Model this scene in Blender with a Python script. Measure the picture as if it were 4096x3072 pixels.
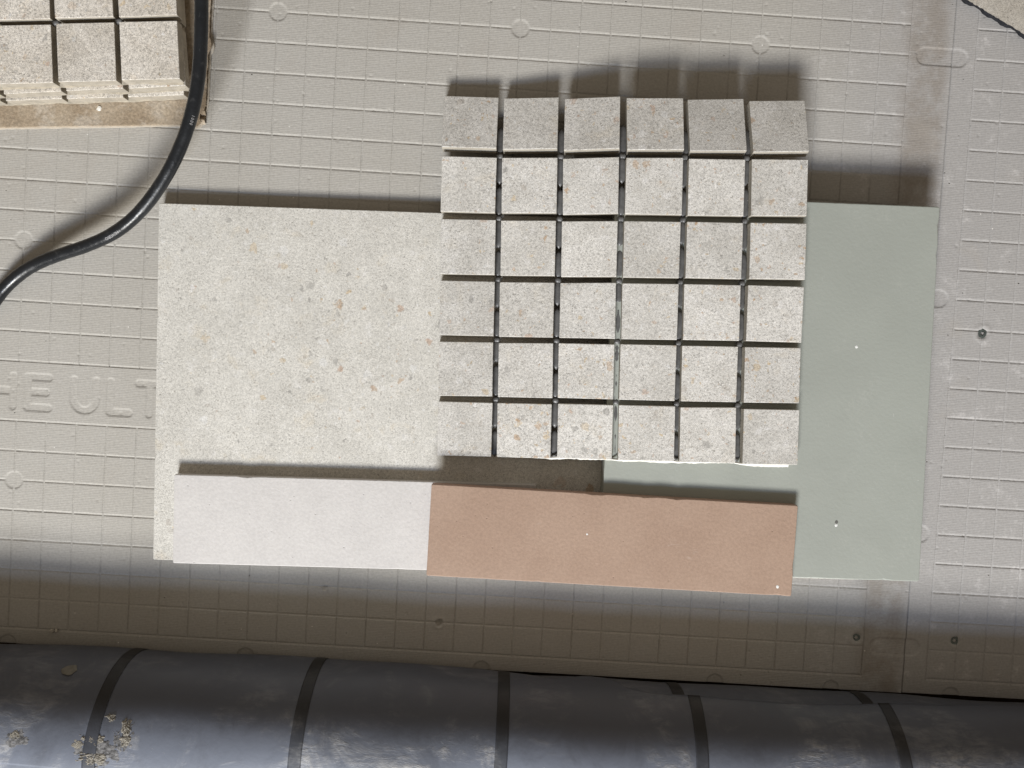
import bpy, bmesh, math, random
import numpy as np
from mathutils import Vector, Matrix, Euler

# ------------------------------------------------------------------ scene, camera, light
for o in list(bpy.data.objects): bpy.data.objects.remove(o)
scn = bpy.context.scene
COL = scn.collection
R_ = math.radians
MM = 0.001

cam_d = bpy.data.cameras.new('camera'); cam = bpy.data.objects.new('camera', cam_d); COL.objects.link(cam)
cam_d.sensor_fit = 'HORIZONTAL'; cam_d.sensor_width = 36.0; cam_d.lens = 36.0 * 3076 / 4096
cam_d.clip_start = 0.01; cam_d.clip_end = 50
rot = Matrix(((0.99800405, -0.06132591, -0.01506797), (0.06181351, 0.99749598, 0.03436378), (0.01292285, -0.0352266, 0.9992958)))
cam.matrix_world = Matrix.Translation((0.20470, -0.27631, 0.65611)) @ rot.to_4x4()
scn.camera = cam

world = bpy.data.worlds.new('World'); scn.world = world; world.use_nodes = True
bg = world.node_tree.nodes['Background']
bg.inputs[0].default_value = (1.0, 0.845, 0.665, 1); bg.inputs[1].default_value = 0.215     # dim warm room

def window_light(name, x, y, z, w, h, col, power):
    d = bpy.data.lights.new(name, 'AREA'); d.shape = 'RECTANGLE'; d.size = w; d.size_y = h
    d.energy = power; d.color = col
    o = bpy.data.objects.new(name, d); COL.objects.link(o)
    o.location = (x, y, z)
    o.rotation_euler = (Vector((0.2, -0.3, 0.0)) - Vector((x, y, z))).to_track_quat('-Z', 'Y').to_euler()
    return o
# a window behind the bottom of the picture: bright lower panes, blue sky in the upper ones
WY = -3.3
window_light('window_lower', -0.17, WY, 2.02, 1.15, 0.55, (1.0, 0.968, 0.905), 184)
window_light('window_upper', -0.17, WY + 0.16, 2.52, 1.15, 0.40, (0.55, 0.71, 1.0), 40)

scn.view_settings.view_transform = 'Standard'; scn.view_settings.look = 'None'
scn.view_settings.exposure = 0.0; scn.view_settings.gamma = 1.0
try: scn.view_settings.use_curve_mapping = False
except Exception: pass

# ------------------------------------------------------------------ helpers
rng = np.random.default_rng(7); random.seed(7)

def tag(o, label=None, cat=None, group=None, kind=None):
    if label: o['label'] = label
    if cat: o['category'] = cat
    if group: o['group'] = group
    if kind: o['kind'] = kind
    return o

def link(name, me, parent=None, mats=()):
    o = bpy.data.objects.new(name, me); COL.objects.link(o)
    for m in mats:
        if m.name not in [x.name for x in me.materials if x]: me.materials.append(m)
    if parent: o.parent = parent
    return o

def empty(name, loc=(0, 0, 0), rz=0):
    o = bpy.data.objects.new(name, None); COL.objects.link(o); o.location = loc; o.rotation_euler = (0, 0, rz)
    o.empty_display_size = 0.02
    return o

def mesh_np(name, V, F, smooth=True):
    me = bpy.data.meshes.new(name)
    V = np.asarray(V, np.float32); F = np.asarray(F, np.int32); n = len(F); k = F.shape[1]
    me.vertices.add(len(V)); me.vertices.foreach_set('co', V.ravel())
    me.loops.add(n * k); me.loops.foreach_set('vertex_index', F.ravel())
    me.polygons.add(n); me.polygons.foreach_set('loop_start', np.arange(0, n * k, k, dtype=np.int32))
    me.polygons.foreach_set('use_smooth', np.full(n, smooth))
    me.update(calc_edges=True); me.validate()
    return me

def grid_faces(nx, ny, off=0):
    i = np.arange(nx - 1)[None, :] + np.arange(ny - 1)[:, None] * nx + off
    return np.stack([i, i + 1, i + nx + 1, i + nx], -1).reshape(-1, 4)

def bm_mesh(bm, name, smooth=False):
    me = bpy.data.meshes.new(name); bm.to_mesh(me); bm.free()
    if smooth:
        for p in me.polygons: p.use_smooth = True
    return me

def slab(name, w, h, t, bev=0.6, bevb=0.2, jit=0.0, seed=0, top_cuts=0):
    """a tile: origin at the middle of its top face, mm; slot 0 = face, slot 1 = sides"""
    r = random.Random(seed)
    bm = bmesh.new()
    bmesh.ops.create_cube(bm, size=1)
    for v in bm.verts:
        v.co = Vector((v.co.x * w, v.co.y * h, v.co.z * t - t / 2))
        v.co.x += r.uniform(-jit, jit); v.co.y += r.uniform(-jit, jit)
    top = [e for e in bm.edges if all(v.co.z > -1e-4 for v in e.verts)]
    vert = [e for e in bm.edges if abs(e.verts[0].co.z - e.verts[1].co.z) > t * .5]
    bmesh.ops.bevel(bm, geom=vert, offset=max(bev * .8, .3), segments=2, affect='EDGES', profile=.5)
    top = [e for e in bm.edges if all(v.co.z > -1e-4 for v in e.verts)]
    bmesh.ops.bevel(bm, geom=top, offset=bev, segments=2, affect='EDGES', profile=.5)
    for f in bm.faces:
        f.normal_update()
        f.material_index = 0 if f.normal.z > .35 else 1
    for v in bm.verts: v.co *= MM
    return bm_mesh(bm, name)

def chipped_slab(name, w, h, t, bev, chips, seed, corner=.9):
    """tile with slightly uneven arrises and a few small chips; origin mid top, mm"""
    r = np.random.default_rng(seed); pts = []
    def edge(a, b):
        L = math.hypot(b[0] - a[0], b[1] - a[1]); n = max(8, int(L / 2.2))
        for i in range(n): pts.append((a[0] + (b[0] - a[0]) * i / n, a[1] + (b[1] - a[1]) * i / n))
    c = corner; W, Hh = w / 2, h / 2
    for a, b in (((-W + c, -Hh), (W - c, -Hh)), ((W, -Hh + c), (W, Hh - c)), ((W - c, Hh), (-W + c, Hh)), ((-W, Hh - c), (-W, -Hh + c))): edge(a, b); pts.append(b)
    P = np.array(pts); n = len(P); cen = np.zeros(2)
    inw = -np.stack([np.where(np.abs(np.abs(P[:, 0]) - W) < .01, np.sign(P[:, 0]), 0), np.where(np.abs(np.abs(P[:, 1]) - Hh) < .01, np.sign(P[:, 1]), 0)], 1)
    dep = np.abs(r.normal(0, .06, n))
    for _ in range(chips):
        i = r.integers(n); wdt = r.integers(1, 4); m = r.uniform(.35, 1.1)
        for j in range(-wdt, wdt + 1): dep[(i + j) % n] += m * (1 - abs(j) / (wdt + 1)) * r.uniform(.6, 1.1)
    out = P + inw * (dep * .35)[:, None]; top = P + inw * (bev + dep)[:, None]; mid = P + inw * (bev * .3 + dep * .6)[:, None]
    rings = [(top, 0 * dep), (mid, -bev * .35 - dep * .3), (out, -bev - dep * .9), (P, -t + 0 * dep)]
    bm = bmesh.new(); V = [[bm.verts.new((x * MM, y * MM, z * MM)) for (x, y), z in zip(a, zz)] for a, zz in rings]
    bm.faces.new(V[0]).material_index = 0; bm.faces.new(V[3][::-1]).material_index = 1
    for k in range(3):
        for i in range(n):
            j = (i + 1) % n
            f = bm.faces.new((V[k][j], V[k][i], V[k + 1][i], V[k + 1][j])); f.material_index = 0 if k == 0 else 1
    bmesh.ops.recalc_face_normals(bm, faces=bm.faces)
    return bm_mesh(bm, name)

def poly_prism(name, pts_top, pts_bot, z1, z0):
    """closed prism from two rings of the same length (mm)"""
    n = len(pts_top)
    bm = bmesh.new()
    a = [bm.verts.new((x * MM, y * MM, z1 * MM)) for x, y in pts_top]
    b = [bm.verts.new((x * MM, y * MM, z0 * MM)) for x, y in pts_bot]
    f = bm.faces.new(a); f.material_index = 0
    f = bm.faces.new(b[::-1]); f.material_index = 1
    for i in range(n):
        j = (i + 1) % n
        f = bm.faces.new((a[j], a[i], b[i], b[j])); f.material_index = 1
    bmesh.ops.recalc_face_normals(bm, faces=bm.faces)
    return bm_mesh(bm, name)

# ------------------------------------------------------------------ node materials
class NT:
    def __init__(s, name):
        s.m = bpy.data.materials.new(name); s.m.use_nodes = True
        s.t = s.m.node_tree; s.b = s.t.nodes['Principled BSDF']
    def n(s, typ, **kw):
        nd = s.t.nodes.new(typ)
        for k, v in kw.items(): setattr(nd, k, v)
        return nd
    def l(s, a, b): s.t.links.new(a, b)
    def put(s, sock, v):
        if hasattr(v, 'is_output') or isinstance(v, bpy.types.NodeSocket): s.l(v, sock)
        elif isinstance(v, (tuple, list)) and len(v) == 3 and sock.type == 'RGBA': sock.default_value = (*v, 1)
        else: sock.default_value = v
    def coord(s, rnd=True, scale=(1, 1, 1), which='Object'):
        tc = s.n('ShaderNodeTexCoord'); out = tc.outputs[which]
        if rnd:
            oi = s.n('ShaderNodeObjectInfo')
            m = s.n('ShaderNodeVectorMath', operation='SCALE'); m.inputs[0].default_value = (3.7, 9.1, 5.3); s.l(oi.outputs['Random'], m.inputs['Scale'])
            a = s.n('ShaderNodeVectorMath', operation='ADD'); s.l(out, a.inputs[0]); s.l(m.outputs[0], a.inputs[1]); out = a.outputs[0]
        if scale != (1, 1, 1):
            m = s.n('ShaderNodeVectorMath', operation='MULTIPLY'); s.l(out, m.inputs[0]); m.inputs[1].default_value = scale; out = m.outputs[0]
        return out
    def noise(s, co, scale, detail=3, rough=.55, dist=0.0):
        nd = s.n('ShaderNodeTexNoise'); s.l(co, nd.inputs['Vector'])
        nd.inputs['Scale'].default_value = scale; nd.inputs['Detail'].default_value = detail
        nd.inputs['Roughness'].default_value = rough; nd.inputs['Distortion'].default_value = dist
        return nd.outputs['Fac']
    def voro(s, co, scale, feature='F1'):
        nd = s.n('ShaderNodeTexVoronoi', feature=feature); s.l(co, nd.inputs['Vector']); nd.inputs['Scale'].default_value = scale
        return nd
    def rng(s, v, a, b, c=0.0, d=1.0, clamp=True, smooth=True):
        nd = s.n('ShaderNodeMapRange'); nd.clamp = clamp
        if smooth: nd.interpolation_type = 'SMOOTHSTEP'
        s.put(nd.inputs[0], v)
        for i, x in enumerate((a, b, c, d)): s.put(nd.inputs[1 + i], x)
        return nd.outputs[0]
    def math(s, op, a, b=0.0, c=None):
        nd = s.n('ShaderNodeMath', operation=op); s.put(nd.inputs[0], a); s.put(nd.inputs[1], b)
        if c is not None: s.put(nd.inputs[2], c)
        return nd.outputs[0]
    def mix(s, f, a, b, mode='MIX'):
        nd = s.n('ShaderNodeMix', data_type='RGBA', blend_type=mode); s.put(nd.inputs[0], f); s.put(nd.inputs[6], a); s.put(nd.inputs[7], b)
        return nd.outputs[2]
    def ramp(s, f, stops, interp='LINEAR'):
        nd = s.n('ShaderNodeValToRGB'); cr = nd.color_ramp; cr.interpolation = interp
        while len(cr.elements) < len(stops): cr.elements.new(0.5)
        for e, (p, c) in zip(cr.elements, stops): e.position = p; e.color = (*c, 1)
        s.put(nd.inputs[0], f); return nd.outputs[0]
    def mul(s, col, f):            # multiply a colour by a grey factor socket
        nd = s.n('ShaderNodeVectorMath', operation='SCALE'); s.put(nd.inputs[0], col); s.put(nd.inputs['Scale'], f); return nd.outputs[0]
    def bump(s, h, dist, strength=1.0, prev=None):
        nd = s.n('ShaderNodeBump'); nd.inputs['Strength'].default_value = strength; nd.inputs['Distance'].default_value = dist
        s.put(nd.inputs['Height'], h)
        if prev is not None: s.l(prev, nd.inputs['Normal'])
        return nd.outputs[0]
    def out(s, col=None, rough=None, normal=None, metal=None, spec=None):
        if col is not None: s.put(s.b.inputs['Base Color'], col)
        if rough is not None: s.put(s.b.inputs['Roughness'], rough)
        if normal is not None: s.l(normal, s.b.inputs['Normal'])
        if metal is not None: s.put(s.b.inputs['Metallic'], metal)
        if spec is not None: s.put(s.b.inputs['Specular IOR Level'], spec)
        return s.m

def mat_stone(name, light, dark, grain=.30, pebble=.90, cluster=None, warm=(0.62, 0.55, 0.43), tint=0.0, vary=False):
    s = NT(name); co = s.coord(True); raw = s.coord(False)
    n_big = s.noise(co, 26, 4, .6); n_mid = s.noise(co, 95, 4, .65); n_fine = s.noise(co, 520, 4, .8); n_f2 = s.noise(co, 1250, 3, .8)
    c = s.mix(s.rng(n_big, .34, .66), dark, light)
    c = s.mix(s.math('MULTIPLY', s.rng(s.noise(co, 44, 4, .65, .4), .56, .74), .42), c, warm)                       # yellowish stains
    c = s.mix(s.math('MULTIPLY', s.rng(n_mid, .57, .72), .50), c, (min(light[0] * 1.14, .9), min(light[1] * 1.15, .9), min(light[2] * 1.20, .9)))   # pale clouds
    g = s.math('ADD', s.math('MULTIPLY', s.math('SUBTRACT', n_fine, .5), grain * 2.2), s.math('MULTIPLY', s.math('SUBTRACT', n_f2, .5), grain * 3.0))
    c = s.mul(c, s.math('ADD', g, 1.0))
    # grey-brown speckle of irregular grains
    spk = s.math('MULTIPLY', s.rng(s.noise(co, 600, 3, .75), .575, .645), s.rng(n_mid, .30, .62, 1.0, .30))
    c = s.mix(s.math('MULTIPLY', spk, grain * 1.15), c, (.22, .205, .18))
    # a few pin-point pits
    v = s.voro(co, 210); sp = s.n('ShaderNodeSeparateColor'); s.l(v.outputs['Color'], sp.inputs[0])
    pit = s.math('MULTIPLY', s.rng(sp.outputs[0], .90, .91), s.rng(v.outputs['Distance'], s.rng(sp.outputs[1], 0, 1, .05, .22), .02))
    c = s.mix(s.math('MULTIPLY', pit, .6), c, (.16, .15, .135))
    # printed pebbles
    wob = s.n('ShaderNodeTexNoise'); s.l(co, wob.inputs['Vector']); wob.inputs['Scale'].default_value = 210; wob.inputs['Detail'].default_value = 4
    wv = s.n('ShaderNodeVectorMath', operation='SCALE'); s.l(wob.outputs['Color'], wv.inputs[0]); wv.inputs['Scale'].default_value = .008
    cw = s.n('ShaderNodeVectorMath', operation='ADD'); s.l(co, cw.inputs[0]); s.l(wv.outputs[0], cw.inputs[1])
    dens = None
    if cluster:
        d = s.n('ShaderNodeVectorMath', operation='DISTANCE'); s.l(raw, d.inputs[0]); d.inputs[1].default_value = cluster
        dens = s.rng(s.math('ADD', d.outputs['Value'], s.math('MULTIPLY', s.math('SUBTRACT', n_big, .5), .12)), .10, .025, .0, .22)
    if vary:
        oi = s.n('ShaderNodeObjectInfo'); wn = s.n('ShaderNodeTexWhiteNoise', noise_dimensions='1D'); s.l(oi.outputs['Random'], wn.inputs['W'])
        dens = s.rng(wn.outputs['Value'], .25, 1.0, -.03, .16)
    for sc, th in (((80, pebble - .02), (130, pebble), (260, pebble)) if cluster else ((118, pebble), (200, pebble + .01), (330, pebble - .03))):
        pv = s.voro(cw.outputs[0], sc); ps = s.n('ShaderNodeSeparateColor'); s.l(pv.outputs['Color'], ps.inputs[0])
        size = s.rng(ps.outputs[1], 0, 1, .16, .42, smooth=False)
        inside = s.rng(s.math('SUBTRACT', pv.outputs['Distance'], size), .07, -.05)
        val = ps.outputs[0] if dens is None else s.math('ADD', ps.outputs[0], dens)
        pick = s.rng(val, th, th + .02)
        pc = s.ramp(ps.outputs[2], [(0, (.46, .32, .20)), (.15, (.56, .45, .30)), (.32, (.36, .35, .33)), (.50, (.45, .42, .38)), (.66, (.72, .72, .71)), (.80, (.50, .38, .30)), (.88, (.76, .75, .74))], 'CONSTANT')
        c = s.mix(s.math('MULTIPLY', s.math('MULTIPLY', inside, pick), s.rng(ps.outputs[1], 1, 0, .50, .85)), c, s.mul(pc, s.math('ADD', g, 1.0)))
    if tint:
        oi = s.n('ShaderNodeObjectInfo')
        c = s.mul(c, s.rng(oi.outputs['Random'], 0, 1, 1 - tint, 1 + tint, smooth=False))
    nb = s.bump(n_fine, .00045, .5); nb = s.bump(n_mid, .0007, .30, nb); nb = s.bump(spk, -.00035, .6, nb)
    return s.out(c, .62, nb, spec=.35)

def mat_plain(name, col, rough=.6, var=.10, scale=60, bump=.0, bscale=700, spec=.4, metal=0.0):
    s = NT(name); co = s.coord(True)
    c = s.mul(col, s.rng(s.noise(co, scale, 4, .6), .3, .7, 1 - var, 1 + var))
    nb = s.bump(s.noise(co, bscale, 3, .6), bump, .6) if bump else None
    return s.out(c, rough, nb, metal, spec)

M = {}
M['tile_stone'] = mat_stone('cream_stone_porcelain', (.665, .652, .612), (.60, .587, .548), .52, .965, (-.137, .040, 0))
M['mosaic_stone'] = mat_stone('mosaic_stone_porcelain', (.662, .648, .618), (.555, .54, .507), .62, .865, None, (.62, .565, .47), .07, True)
M['stack_stone'] = mat_stone('stack_stone_porcelain', (.70, .665, .61), (.57, .53, .47), .75, .93, None, (.66, .57, .45), .04, True)
M['offcut_stone'] = mat_stone('offcut_stone_porcelain', (.53, .50, .45), (.45, .42, .37), .55, .95)
M['body'] = mat_plain('ceramic_body', (.40, .37, .315), .75, .08, 120, .0004, 500, .2)
M['stack_body'] = mat_plain('stack_ceramic_body', (.41, .375, .315), .75, .14, 120, .0004, 500, .2)
M['film'] = mat_plain('cream_backing_film', (.56, .51, .42), .6, .20, 150, .0004, 400, .3)

def mat_board():
    s = NT('cement_board'); co = s.coord(False)
    big = s.noise(co, 7, 4, .6); mid = s.noise(co, 45, 5, .65); fine = s.noise(co, 480, 3, .7)
    c = s.mix(s.rng(big, .35, .65), (.446, .430, .396), (.462, .448, .418))
    # chalky dust towards the butt joint of the boards
    xyz = s.n('ShaderNodeSeparateXYZ'); s.l(co, xyz.inputs[0])
    near = s.rng(xyz.outputs['X'], .40, .56)
    c = s.mix(s.math('MULTIPLY', near, .75), c, (.392, .384, .384))
    dust = s.math('MULTIPLY', s.math('MULTIPLY', s.rng(mid, .52, .70), s.rng(s.noise(co, 190, 4, .7), .38, .66)), s.math('ADD', s.math('MULTIPLY', near, .55), .10))
    c = s.mix(dust, c, (.64, .625, .62))
    # brown scuffing along the joint
    band = s.math('MULTIPLY', s.rng(xyz.outputs['X'], .520, .540), s.rng(xyz.outputs['X'], .571, .560))
    c = s.mix(s.math('MULTIPLY', s.math('MULTIPLY', band, s.rng(s.noise(co, 32, 5, .7), .30, .60)), .62), c, (.27, .235, .20))
    c = s.mix(s.math('MULTIPLY', s.rng(s.noise(co, 16, 3, .6, .6), .58, .74), .28), c, (.42, .39, .35))
    c = s.mul(c, s.rng(fine, .25, .75, .90, 1.10))
    v = s.voro(co, 210); sp = s.n('ShaderNodeSeparateColor'); s.l(v.outputs['Color'], sp.inputs[0])
    pit = s.math('MULTIPLY', s.rng(sp.outputs[0], .965, .967), s.rng(v.outputs['Distance'], s.rng(sp.outputs[1], 0, 1, .05, .20), .02))
    c = s.mix(s.math('MULTIPLY', pit, .65), c, (.13, .12, .105))
    v2 = s.voro(co, 170); sp2 = s.n('ShaderNodeSeparateColor'); s.l(v2.outputs['Color'], sp2.inputs[0])
    wt = s.math('MULTIPLY', s.rng(sp2.outputs[1], .982, .985), s.rng(v2.outputs['Distance'], .14, .07))
    c = s.mix(wt, c, (.78, .76, .72))
    # woven ribs across the board face
    cs = s.n('ShaderNodeVectorMath', operation='MULTIPLY'); s.l(co, cs.inputs[0]); cs.inputs[1].default_value = (.22, 1, 1)
    ribs = s.noise(cs.outputs[0], 520, 3, .6)
    wv = s.n('ShaderNodeTexWave', wave_type='BANDS', bands_direction='Y'); s.l(co, wv.inputs['Vector'])
    wv.inputs['Scale'].default_value = 218; wv.inputs['Distortion'].default_value = 2.2; wv.inputs['Detail'].default_value = 2; wv.inputs['Detail Scale'].default_value = 1.4
    nb = s.bump(ribs, .0005, .32); nb = s.bump(wv.outputs['Fac'], .00014, .35, nb); nb = s.bump(pit, -.0008, .8, nb)
    return s.out(c, .85, nb, spec=.2)
M['board'] = mat_board()

def mat_tile_matt(name, col, hi, grain, specks, dusty):
    s = NT(name); co = s.coord(True)
    c = s.mix(s.rng(s.noise(co, 22, 4, .6), .35, .66), col, hi)
    fine = s.noise(co, 420, 4, .7)
    c = s.mul(c, s.rng(fine, .3, .7, 1 - grain, 1 + grain))
    v = s.voro(co, 120); sp = s.n('ShaderNodeSeparateColor'); s.l(v.outputs['Color'], sp.inputs[0])
    d = s.math('MULTIPLY', s.rng(sp.outputs[0], .978, .98), s.rng(v.outputs['Distance'], .08, .03))
    c = s.mix(s.math('MULTIPLY', d, .7), c, specks)
    v3 = s.voro(co, 330); s3 = s.n('ShaderNodeSeparateColor'); s.l(v3.outputs['Color'], s3.inputs[0])
    pore = s.math('MULTIPLY', s.rng(s3.outputs[0], .93, .94), s.rng(v3.outputs['Distance'], s.rng(s3.outputs[1], 0, 1, .06, .30), .02))
    c = s.mul(c, s.rng(pore, 0, 1, 1.0, .80))
    scuff = s.math('MULTIPLY', s.rng(s.noise(co, 38, 5, .7, .8), .60, .74), s.rng(s.noise(s.coord(True, (.3, 1, 1)), 420, 3, .7), .50, .66))
    c = s.mix(s.math('MULTIPLY', scuff, .45), c, dusty)
    nb = s.bump(fine, .0005, .42); nb = s.bump(s.noise(co, 130, 3, .6), .0006, .20, nb); nb = s.bump(pore, -.0004, .6, nb); nb = s.bump(d, -.0006, .8, nb)
    return s.out(c, .68, nb, spec=.35)
M['white_tile'] = mat_tile_matt('white_matt_ceramic', (.612, .596, .588), (.652, .636, .626), .055, (.16, .15, .14), (.50, .47, .43))
M['terracotta'] = mat_tile_matt('terracotta_matt_ceramic', (.378, .264, .200), (.408, .290, .222), .08, (.70, .62, .56), (.56, .46, .40))
M['white_body'] = mat_plain('white_tile_edge', (.74, .72, .70), .6, .04)
M['terracotta_body'] = mat_plain('terracotta_tile_edge', (.46, .31, .245), .6, .06)

def mat_paint():
    s = NT('sage_paint'); co = s.coord(False)
    c = s.mul((.364, .388, .356), s.rng(s.noise(co, 14, 3, .5), .3, .7, .97, 1.03))
    v = s.voro(co, 55); sp = s.n('ShaderNodeSeparateColor'); s.l(v.outputs['Color'], sp.inputs[0])
    ch = s.math('MULTIPLY', s.rng(sp.outputs[0], .965, .968), s.rng(v.outputs['Distance'], .05, .03))
    c = s.mix(ch, c, (.82, .84, .82))
    dusty = s.math('MULTIPLY', s.rng(s.noise(co, 20, 5, .7, .6), .50, .72), s.rng(s.noise(co, 340, 4, .75), .42, .66))
    c = s.mix(s.math('MULTIPLY', dusty, .22), c, (.56, .57, .54))
    mark = s.math('MULTIPLY', s.rng(s.noise(s.coord(False, (1, .16, 1)), 210, 3, .7), .69, .74), s.rng(s.noise(co, 26, 2, .5), .52, .60))
    c = s.mix(s.math('MULTIPLY', mark, .35), c, (.60, .62, .60))
    nb = s.bump(s.noise(co, 330, 3, .6), .0005, .30); nb = s.bump(s.noise(co, 60, 2, .5), .0008, .18, nb)
    return s.out(c, s.rng(s.noise(co, 18, 4, .65), .3, .7, .36, .55), nb, spec=.45)
M['paint'] = mat_paint()
M['paint_white'] = mat_plain('bare_white_primer', (.80, .81, .80), .6, .05)
M['hole_dark'] = mat_plain('hole_shadow_plaster', (.14, .14, .13), .8, .1)
M['glue'] = mat_plain('clear_glue', (.125, .125, .125), .40, .15, 200, .0003, 300, .6)
M['torn'] = mat_plain('torn_white_paper', (.86, .85, .80), .7, .05, 200, .0004, 400, .2)

def mat_card():
    s = NT('brown_cardboard'); co = s.coord(False)
    c = s.mix(s.rng(s.noise(co, 30, 4, .6), .35, .65), (.335, .265, .19), (.43, .36, .275))
    dust = s.math('MULTIPLY', s.rng(s.noise(co, 55, 5, .7), .46, .64), .6)
    c = s.mix(dust, c, (.53, .48, .41))
    c = s.mul(c, s.rng(s.noise(co, 420, 4, .8), .3, .7, .74, 1.22))
    nb = s.bump(s.noise(co, 330, 4, .7), .0009, .6)
    return s.out(c, .85, nb, spec=.15)
M['card'] = mat_card()
M['card_white'] = mat_plain('cardboard_white_liner', (.62, .57, .49), .8, .08, 150)
M['debris'] = mat_plain('plaster_crumb', (.55, .52, .46), .9, .15, 400, .0005, 900, .1)

def mat_cable():
    s = NT('black_rubber'); co = s.coord(False)
    dust = s.rng(s.noise(co, 160, 5, .7), .55, .78)
    scf = s.rng(s.noise(s.coord(False, (1, .3, 1)), 300, 4, .75), .62, .74)
    c = s.mix(s.math('ADD', s.math('MULTIPLY', dust, .20), s.math('MULTIPLY', scf, .18)), (.0105, .0125, .0155), (.17, .17, .165))
    r = s.rng(s.noise(co, 90, 3, .6), .3, .7, .26, .44)
    return s.out(c, r, s.bump(s.noise(co, 300, 3, .6), .0006, .35), spec=.5)
M['cable'] = mat_cable()
M['print'] = mat_plain('grey_cable_print', (.36, .36, .37), .5, .25, 900)

def mat_roll(name, base, dust_and_light):
    s = NT(name); co = s.coord(False)
    st = s.coord(False, (.35, 1, 1))
    d1 = s.rng(s.noise(co, 13, 6, .68, .8), .46, .68)
    d2 = s.rng(s.noise(st, 120, 5, .75, .4), .36, .68)
    dg = s.n('ShaderNodeVectorMath', operation='DOT_PRODUCT'); s.l(co, dg.inputs[0]); dg.inputs[1].default_value = (.55, .83, 0)
    cb = s.n('ShaderNodeCombineXYZ'); s.l(s.math('MULTIPLY', dg.outputs['Value'], 9.0), cb.inputs[0])
    dg2 = s.n('ShaderNodeVectorMath', operation='DOT_PRODUCT'); s.l(co, dg2.inputs[0]); dg2.inputs[1].default_value = (-.83, .55, 0); s.l(dg2.outputs['Value'], cb.inputs[1])
    sc = s.rng(s.noise(cb.outputs[0], 95, 3, .6), .66, .78)
    dust = s.math('MULTIPLY', s.math('MAXIMUM', s.math('MULTIPLY', d1, d2), s.math('MULTIPLY', sc, .35)), dust_and_light)
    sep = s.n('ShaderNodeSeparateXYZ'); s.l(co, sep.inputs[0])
    lit_crest = s.math('MULTIPLY', s.rng(sep.outputs['Z'], .101, .117), s.rng(s.noise(co, 24, 5, .7, .5), .28, .62, .45, 1.0))      # bluish window light painted on top of the roll, with some settled dust
    c = s.mix(s.math('MULTIPLY', lit_crest, dust_and_light * .75), base, (.225, .255, .325))
    dust = s.math('MULTIPLY', dust, s.math('ADD', s.math('MULTIPLY', lit_crest, 1.05), .22))  # dust smears made strongest where the light is painted
    wv_ = s.voro(s.coord(False, (.55, 1, 1)), 21); ws = s.n('ShaderNodeSeparateColor'); s.l(wv_.outputs['Color'], ws.inputs[0])
    wipe = s.math('MULTIPLY', s.rng(ws.outputs[0], .62, .64), s.rng(wv_.outputs['Distance'], .30, .22))
    c = s.mix(s.math('MULTIPLY', wipe, .75), c, base)
    dust = s.math('MULTIPLY', dust, s.math('SUBTRACT', 1.0, s.math('MULTIPLY', wipe, .85)))
    c = s.mix(dust, c, (.50, .50, .50))
    r = s.math('ADD', s.math('MULTIPLY', dust, .30), s.rng(s.noise(co, 30, 4, .6), .3, .7, .42, .54))
    nb = s.bump(s.noise(co, 55, 4, .6), .0015, .22); nb = s.bump(dust, .0008, .4, nb)
    return s.out(c, r, nb, spec=.5)
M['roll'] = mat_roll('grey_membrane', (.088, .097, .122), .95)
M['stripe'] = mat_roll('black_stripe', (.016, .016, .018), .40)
M['splat'] = mat_plain('dried_plaster', (.31, .292, .255), .95, .30, 300, .0006, 700, .1)
M['smear'] = mat_plain('thin_plaster_smear', (.20, .20, .205), .9, .55, 420, .0006, 700, .1)
M['paste'] = mat_plain('dried_paste', (.20, .19, .165), .9, .12, 300)
M['roll_edge'] = mat_plain('membrane_cut_edge', (.52, .45, .43), .6, .1)
M['zinc'] = mat_plain('zinc_screw', (.13, .155, .15), .36, .30, 400, .0004, 500, .5, .55)
M['recess'] = mat_plain('screw_recess', (.015, .014, .013), .8, .1)
M['slate'] = mat_plain('dark_broken_edge', (.022, .023, .028), .8, .3, 300, .001, 500, .2)
M['ply'] = mat_plain('subfloor_ply', (.16, .11, .075), .85, .2, 30, .0005, 300, .2)

# ------------------------------------------------------------------ floor and boards
def box(name, x0, x1, y0, y1, z0, z1, m, parent=None):
    me = poly_prism(name, [(x0, y0), (x1, y0), (x1, y1), (x0, y1)], [(x0, y0), (x1, y0), (x1, y1), (x0, y1)], z1, z0)
    return link(name, me, parent, (m,))
tag(box('floor', -1500, 2000, -1500, 1200, -60, -35, M['ply']), kind='structure')
tag(box('subfloor_panel', -330, 820, -538, 160, -34, -6.5, M['ply']), kind='structure')

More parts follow.
